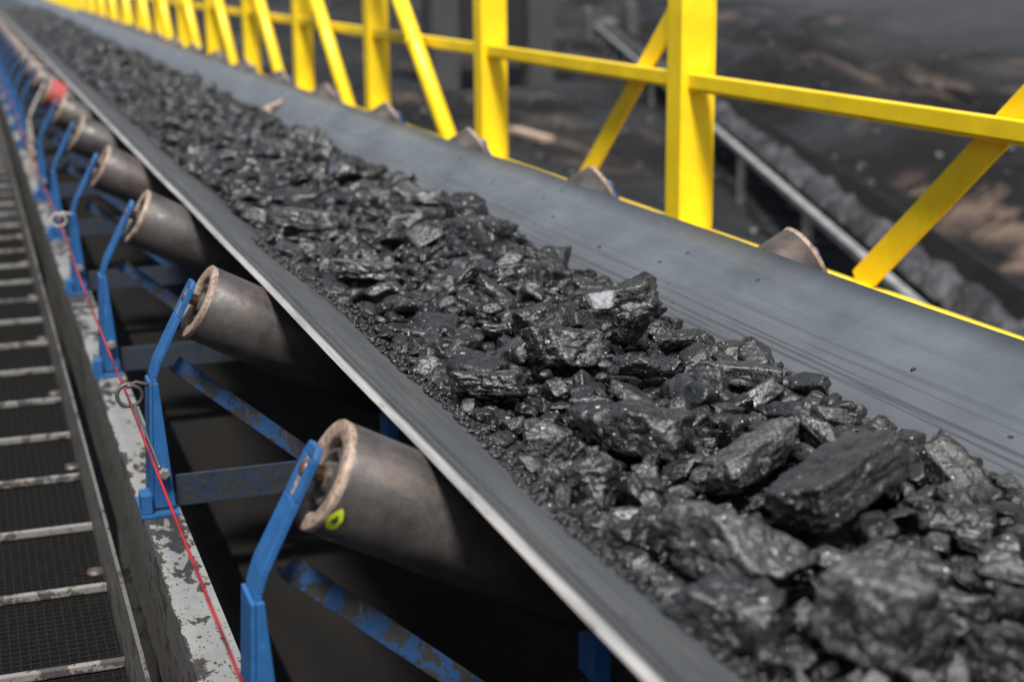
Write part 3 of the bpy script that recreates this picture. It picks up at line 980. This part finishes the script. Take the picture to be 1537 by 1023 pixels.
# named lumps: (label, position, length/width/height, yaw, tilt about length, tilt about width, material, seed, boxy, layered)
HERO = [
 ('largest long coal slab, flat speckled top tilted over a black broken side', (0.872, 1.402, -0.562), (0.180, 0.100, 0.060), 24, -14, -12, 'coal', 11, 0.95, 0),
 ('long pale grey coal slab lying aslant beside the largest slab', (0.835, 1.527, -0.566), (0.150, 0.056, 0.046), 26, -10, -9, 'coal_pale', 12, 0.7, 0),
 ('broad rounded grey lump, long as a hand, near the left belt edge', (0.690, 1.297, -0.574), (0.160, 0.105, 0.080), -62, -10, 4, 'coal_pale', 13, 0.2, 0),
 ('big out of focus block at the very front of the heap', (0.722, 1.072, -0.564), (0.120, 0.100, 0.105), -50, 0, 8, 'coal_pale', 14, 0.5, 0),
 ('blocky black lump with tan and white specks at the front', (0.612, 1.147, -0.584), (0.105, 0.075, 0.075), -60, 5, 0, 'coal', 15, 0.4, 0),
 ('small rounded pale pebble between the two front blocks', (0.672, 1.112, -0.576), (0.034, 0.030, 0.046), -20, 0, 0, 'coal_pale', 16, 0.0, 0),
 ('chunky lump with a layered black near side, behind the pale slab', (0.765, 1.682, -0.576), (0.125, 0.085, 0.070), -50, -8, 4, 'coal', 17, 0.7, 0.10),
 ('squarish pitted lump with a smooth face near the left edge', (0.645, 1.722, -0.594), (0.058, 0.050, 0.066), -7, 12, 0, 'coal_pale', 18, 0.4, 0),
 ('wide flat black slab with a bright broken front edge', (0.660, 1.985, -0.580), (0.110, 0.075, 0.036), -36, -12, 0, 'coal_black', 19, 0.6, 0),
 ('wedge shaped lump with a tan streak along its lower edge', (0.812, 2.080, -0.560), (0.120, 0.080, 0.070), 4, -14, 6, 'coal', 20, 0.5, 0.06),
 ('thin triangular coal plate standing almost upright', (0.935, 2.110, -0.545), (0.062, 0.022, 0.062), 16, 18, 6, 'coal_black', 21, 0.5, 0),
 ('rounded pitted lump beside the layered chunky one', (0.641, 1.562, -0.586), (0.078, 0.058, 0.056), -60, 0, 0, 'coal', 22, 0.1, 0),
 ('low folded lump like a beak above the broad rounded lump', (0.610, 1.422, -0.596), (0.100, 0.060, 0.048), -55, -10, 0, 'coal', 23, 0.2, 0.05),
 ('flat oval coal chip lying level near the middle of the heap', (1.000, 2.075, -0.565), (0.092, 0.045, 0.024), -1, -6, 0, 'coal', 24, 0.1, 0),
 ('smooth folded lump right in front of the triangular plate', (0.866, 1.950, -0.565), (0.086, 0.055, 0.036), -30, -8, 5, 'coal', 25, 0.1, 0),
 ('big rough lump carrying the pale stone flake', (1.005, 2.330, -0.555), (0.150, 0.120, 0.095), -20, -8, 0, 'coal', 26, 0.3, 0),
 ('dark folded lump right of the largest slab', (0.955, 1.297, -0.584), (0.085, 0.060, 0.040), -30, -10, 0, 'coal_black', 27, 0.3, 0),
 ('long dark lump against the clean belt, right behind the largest slab', (1.085, 1.522, -0.616), (0.100, 0.075, 0.062), -60, -12, 0, 'coal_black', 28, 0.5, 0),
 ('pitted grey block far up the left half of the heap', (0.735, 3.500, -0.580), (0.170, 0.100, 0.055), -40, -10, 0, 'coal_pale', 29, 0.5, 0),
 ('tall rough block standing proud by the clean belt, mid distance', (0.990, 3.030, -0.560), (0.140, 0.110, 0.085), -50, -14, 0, 'coal', 30, 0.5, 0),
 ('flat grey slab lying mid way up the left half of the heap', (0.700, 2.880, -0.585), (0.170, 0.110, 0.045), -45, -10, 0, 'coal_pale', 31, 0.4, 0),
 ('narrow blurred lump to the right of the front block', (0.812, 1.112, -0.584), (0.065, 0.045, 0.045), -36, 0, 0, 'coal_pale', 32, 0.3, 0),
 ('blurred wide lump low at the right front of the heap', (0.800, 1.007, -0.584), (0.075, 0.080, 0.062), -50, -8, 0, 'coal', 33, 0.4, 0),
 ('jagged black lump topping the far shoulder of the heap', (1.110, 3.500, -0.585), (0.130, 0.095, 0.090), -60, 0, 0, 'coal_black', 34, 0.2, 0),
 ('pitted lump lying left of the upright plate, behind the wedge', (0.850, 2.290, -0.570), (0.090, 0.065, 0.056), 20, -12, 0, 'coal', 35, 0.4, 0),
 ('thick slab with a shadowed front halfway to the jagged black lump', (0.930, 2.640, -0.570), (0.130, 0.085, 0.055), 10, -12, 0, 'coal', 36, 0.6, 0),
]
placed = []
def lump_obj(me, loc, scl, rot, label, mt, group=None):
    o = bpy.data.objects.new('coal_lump', me)
    COL.objects.link(o)
    o.location = loc
    o.scale = scl
    o.rotation_euler = rot
    tag(o, label, 'coal lump', group)
    return o
for lab, loc, dim, yaw, tl, tw, mt, seed, bx, ly in HERO:
    V, F_ = rock(seed * 13, 5, 7 if bx > 0.6 else 10, bx, 0.075 if bx > 0.5 else 0.10, 70, ly)
    half = np.array(dim) / 2
    ext = (V.max(0) - V.min(0)) / 2
    V = (V - (V.max(0) + V.min(0)) / 2) / ext * half
    off = np.random.RandomState(seed).uniform(-40, 40, 3)
    nr = V / np.maximum(np.linalg.norm(V, axis=1), 1e-6)[:, None]
    V = V + nr * (0.0045 * fbm(V * 60 + off, 5, 0.62) - 0.004 * np.clip(0.12 - np.abs(fbm(V * 22 + off, 3)), 0, 1) / 0.12)[:, None]
    me = np_mesh('coal_lump', V, F_)
    me.materials.append(M[mt])
    lump_obj(me, loc, (1, 1, 1), (rad(tl), rad(tw), rad(yaw)), lab, mt)
    cy_, sy_ = math.cos(rad(yaw)), math.sin(rad(yaw))
    k = max(1, int(round(dim[0] / dim[1])))
    for j in range(k):
        t = ((j + 0.5) / k - 0.5) * dim[0]
        placed.append((loc[0] + cy_ * t, loc[1] + sy_ * t, dim[1] * 0.66))

# dart throwing, big to small
cell = 0.05
gridd = {}
def put(x, y, r):
    gridd.setdefault((int(x / cell), int(y / cell)), []).append((x, y, r))
def free(x, y, r, f):
    R = r + 0.06
    i0, i1, j0, j1 = int((x - R) / cell), int((x + R) / cell), int((y - R) / cell), int((y + R) / cell)
    for i in range(i0, i1 + 1):
        for j in range(j0, j1 + 1):
            for (a_, b_, c_) in gridd.get((i, j), ()):
                if (a_ - x) ** 2 + (b_ - y) ** 2 < (f * (r + c_)) ** 2:
                    return False
    return True
for q in placed: put(*q)
lumps = []
def throw(y0, y1, rlo, rhi, tries, f, prox=0.0):
    for _ in range(tries):
        y = rnd.uniform(y0, y1)
        x = rnd.uniform(left_lim(y), right_lim(y))
        fr_ = (x - 0.58) / 0.6
        if prox and rnd.random() > 0.25 + prox * fr_: continue
        r = rnd.uniform(rlo, rhi)
        if x - r * 0.5 < left_lim(y) or x + r * 0.7 > right_lim(y) + 0.01: continue
        if free(x, y, r, f):
            put(x, y, r)
            lumps.append((x, y, r))
throw(0.55, 3.6, 0.030, 0.042, 150, 0.86, 0.8)
throw(0.55, 3.6, 0.020, 0.030, 900, 0.80, 0.25)
throw(0.55, 3.6, 0.013, 0.020, 4500, 0.74)
throw(0.55, 3.3, 0.008, 0.013, 12000, 0.70)
throw(0.9, 2.9, 0.0045, 0.008, 16000, 0.66)
throw(3.6, 9, 0.030, 0.046, 380, 0.84)
throw(3.6, 9, 0.018, 0.030, 3500, 0.78)
throw(3.3, 7, 0.011, 0.018, 9000, 0.74)
throw(9, 24, 0.028, 0.046, 1200, 0.8)
throw(9, 24, 0.018, 0.028, 9000, 0.78)
# rank by size in the picture
def shown(q):
    x, y, r = q
    zc = 0.3207 * x + 0.9163 * y + 0.14
    px = 768 + 2293 * (0.943 * x - 0.3327 * y + 0.006) / zc
    py = 511 - 2293 * (0.0894 * x + 0.2229 * y - 0.563) / zc
    vis = -20 < px < 1560 and -20 < py < 1045
    return (r / zc) if vis else 0
lumps.sort(key=shown, reverse=True)
protoA = []
for i in range(26):
    V, F_ = rock(300 + i, 4, 9 + i % 4, (0.0, 0.35, 0.6)[i % 3], 0.10, 60, 0.05 if i % 5 == 0 else 0)
    me = np_mesh('coal_lump', V, F_)
    me.materials.append(M[('coal', 'coal', 'coal_black', 'coal', 'coal_pale', 'coal', 'coal_black')[i % 7]])
    protoA.append(me)
def pose(r):
    sx = rnd.uniform(1.0, 1.6); sy = rnd.uniform(0.7, 1.05); sz = rnd.uniform(0.38, 0.82)
    return (r * sx, r * sy, r * sz), (rnd.gauss(0, 0.35), rnd.gauss(0, 0.35), rnd.uniform(0, 6.28))
NI = 300 - len(HERO)
for q in lumps[:NI]:
    x, y, r = q
    s, e = pose(r)
    lump_obj(protoA[rnd.randrange(26)], (x, y, surf(x, y) + 0.30 * r + rnd.uniform(-0.15, 0.2) * r), s, e,
             'ordinary black coal lump wedged in the crowded front half of the heap', None, 'ordinary coal lumps in the near part of the heap')
protoB = {k: [rock(600 + i, k, 9 + i % 4, (0.0, 0.35, 0.6)[i % 3], 0.10, 50) for i in range(14)] for k in (2, 3)}
VV, FF, k0 = [], [], 0
for q in lumps[NI:]:
    x, y, r = q
    s, e = pose(r)
    V, F_ = protoB[3 if (shown(q) > 0.0045 and y < 3.6) else 2][rnd.randrange(14)]
    R = np.array(Matrix.Rotation(e[2], 3, 'Z') @ Matrix.Rotation(e[1], 3, 'Y') @ Matrix.Rotation(e[0], 3, 'X'))
    Q = (V * np.array(s)) @ R.T + np.array([x, y, surf(x, y) + 0.25 * r + (rnd.uniform(-0.3, 0.4)) * r - (0.010 if r < 0.013 else 0.003)])
    VV.append(Q); FF.append(F_ + k0); k0 += len(V)
# grit along the walkway side of the heap
D1, F1 = ico(1)
for i in range(2600):
    y = 0.7 + 2.6 * rnd.random()
    x = left_lim(y) - 0.038 + abs(rnd.gauss(0, 1)) * 0.045
    if x > right_lim(y): continue
    r = 0.0012 + 0.0045 * rnd.random() ** 2.2
    zb_ = float(np.interp(x, [0.461, 0.716], [-0.551, -0.687])) + TH / ca
    zz = max(zb_ - 0.001, surf(x, y) - 0.010) if x > 0.635 else zb_ + max(0, (x - 0.61)) * 0.5
    VV.append(D1 * np.array([r * rnd.uniform(.7, 1.4), r * rnd.uniform(.7, 1.4), r]) * (1 + 0.34 * _grad[(np.arange(len(D1)) * 7 + i * 13) % 256, i % 3])[:, None] + np.array([x, y, zz + r * 0.5]))
    FF.append(F1 + k0); k0 += len(D1)
# stray crumbs thrown onto the bare belt
for i in range(50):
    y = 0.8 + 7 * rnd.random() ** 1.5
    x = right_lim(y) + 0.01 + abs(rnd.gauss(0, 0.07))
    if x > 1.35: continue
    r = rnd.uniform(0.0015, 0.0045)
    z_ = float(np.interp(x, [1.10, 1.372], [-0.687, -0.537])) + TH / ca
    VV.append(D1 * np.array([r * rnd.uniform(.7, 1.4), r, r * 0.8]) * (1 + 0.34 * _grad[(np.arange(len(D1)) * 7 + i * 13) % 256, i % 3])[:, None] + np.array([x, y, z_ + r * 0.5]))
    FF.append(F1 + k0); k0 += len(D1)
small = link('small_coal', np_mesh('small_coal', np.vstack(VV), np.vstack(FF)), M['coal_bits'])
tag(small, 'countless small coal bits filling the heap along the belt', 'coal', None, 'stuff')

# pale stone flake on the rough lump, and a dry stick farther up
V, F_ = rock(77, 4, 8, 0.3, 0.09)
me = np_mesh('stone_flake', V * np.array([0.027, 0.020, 0.006]), F_)
me.materials.append(M['pale_stone'])
o = bpy.data.objects.new('stone_flake', me); COL.objects.link(o)
o.location = (0.950, 2.262, -0.540); o.rotation_euler = (rad(46), rad(-8), rad(-14))
tag(o, 'pale bluish grey stone flake resting on a rough coal lump', 'stone')
tw = [Vector((1.185, 6.40, -0.595)), Vector((1.17, 6.44, -0.585)), Vector((1.205, 6.50, -0.582)), Vector((1.245, 6.545, -0.575)), Vector((1.262, 6.56, -0.560))]
o = MB().tube(tw, [0.006, 0.012, 0.014, 0.012, 0.006], 8).build('stick', M['wood'])
tag(o, 'short brown dry stick lying where the coal meets the clean belt', 'stick')

# ------------------------------------------------------------------ second conveyor in the yard
c2 = empty('yard_conveyor', (5.0, 6.9, GZ), 'blurred second conveyor low in the coal yard, pale side beam on short legs', 'conveyor')
dv = Vector((0.340, 0.940, 0)).normalized()
pv = Vector((0.940, -0.340, 0)).normalized()
yaw2 = math.atan2(dv.y, dv.x) - PI / 2
c2.rotation_euler = (0, 0, yaw2)
# local: y along, x to its far side
MB().box(-0.035, 0.035, -5, 44, 0.54, 0.60).build('side_beam', M['galv'], c2, 0.004)
MB().box(0.82, 0.90, -5, 44, 0.40, 0.50).build('side_beam', M['black'], c2, 0.004)
mb = MB()
mb.prism([(0.14, 0.55), (0.28, 0.42), (0.62, 0.42), (0.78, 0.55), (0.78, 0.57), (0.62, 0.44), (0.28, 0.44), (0.14, 0.57)], -5, 44)
mb.build('belt', M['belt_under'], c2)
yy = np.arange(-5, 44, 0.05)
xx = np.linspace(0.20, 0.60, 26)
A, B = np.meshgrid(xx, yy, indexing='ij')
Pm = np.stack([A.ravel(), B.ravel(), np.zeros(A.size)], 1)
Pm[:, 2] = 0.42 + 0.16 * np.sin((Pm[:, 0] - 0.20) / 0.4 * PI) + 0.16 * fbm(Pm * 3.0, 5, 0.62)
a = np.arange(25)[:, None] * len(yy) + np.arange(len(yy) - 1)[None, :]
F = np.stack([a, a + len(yy), a + len(yy) + 1, a + 1], -1).reshape(-1, 4)
n = NT('grey_ore', 0.7)
n.col(n.mix(n.ramp(n.noise(n.pos, 2.2, 6, 0.7), 0.42, 0.62), (0.006, 0.006, 0.007), (0.060, 0.061, 0.068)))
n.nrm(n.bump(n.noise(n.pos, 12, 5), 1.0, 0.05))
o = link('coal_load', np_mesh('coal_load', Pm, F), n.m)
tag(o, 'pale grey load heaped along the second conveyor in the yard', 'load', None, 'stuff')
o.location = c2.location; o.rotation_euler = c2.rotation_euler
for k in range(12):
    y = -3.5 + k * 4
    for x in (0.0, 0.86):
        MB().box(x - 0.035, x + 0.035, y - 0.035, y + 0.035, 0.0, 0.54 if x == 0 else 0.40).build('leg', M['galv'], c2)
MB().lathe([(0, 0), (0, 0.32), (0.76, 0.32), (0.76, 0)], (0.055, 44.4, 0.45), (1, 0, 0), 28).build('head_pulley', M['machine'], c2)
mb = MB()
mb.box(-0.35, -0.12, 42.5, 45.2, 0.1, 1.1)
mb.box(1.0, 1.3, 42.5, 45.2, 0.1, 1.3)
mb.build('head_frame', M['machine'], c2, 0.02)

# transfer house behind: pale legs, dark box between
tz = empty('transfer_house', (10.6, 31.0, GZ), 'blurred grey steel transfer house with a dark opening at the far edge of the yard', 'building')
for x in (-1.2, 0.9):
    MB().box(x - 0.28, x + 0.28, -0.28, 0.28, 0, 4.2).build('leg', M['concrete'], tz, 0.03)
MB().box(-0.91, 0.61, -0.1, 2.5, 0.8, 4.2).build('dark_panel', M['black'], tz, 0.02)
MB().box(-1.9, 1.6, -0.6, 3.0, 4.205, 6.5).build('upper_house', M['machine'], tz, 0.03)
# plank on the yard floor
o = MB().bar((-0.70, 0, 0.06), (0.70, 0.02, 0.05), 0.22, 0.08).build('timber_plank', M['wood'], None, 0.006)
o.location = (7.84, 21.52, ground_z(7.84, 21.52) + 0.03); o.rotation_euler = (0, 0, rad(-89))
tag(o, 'weathered timber plank lying on the dark yard floor', 'plank')
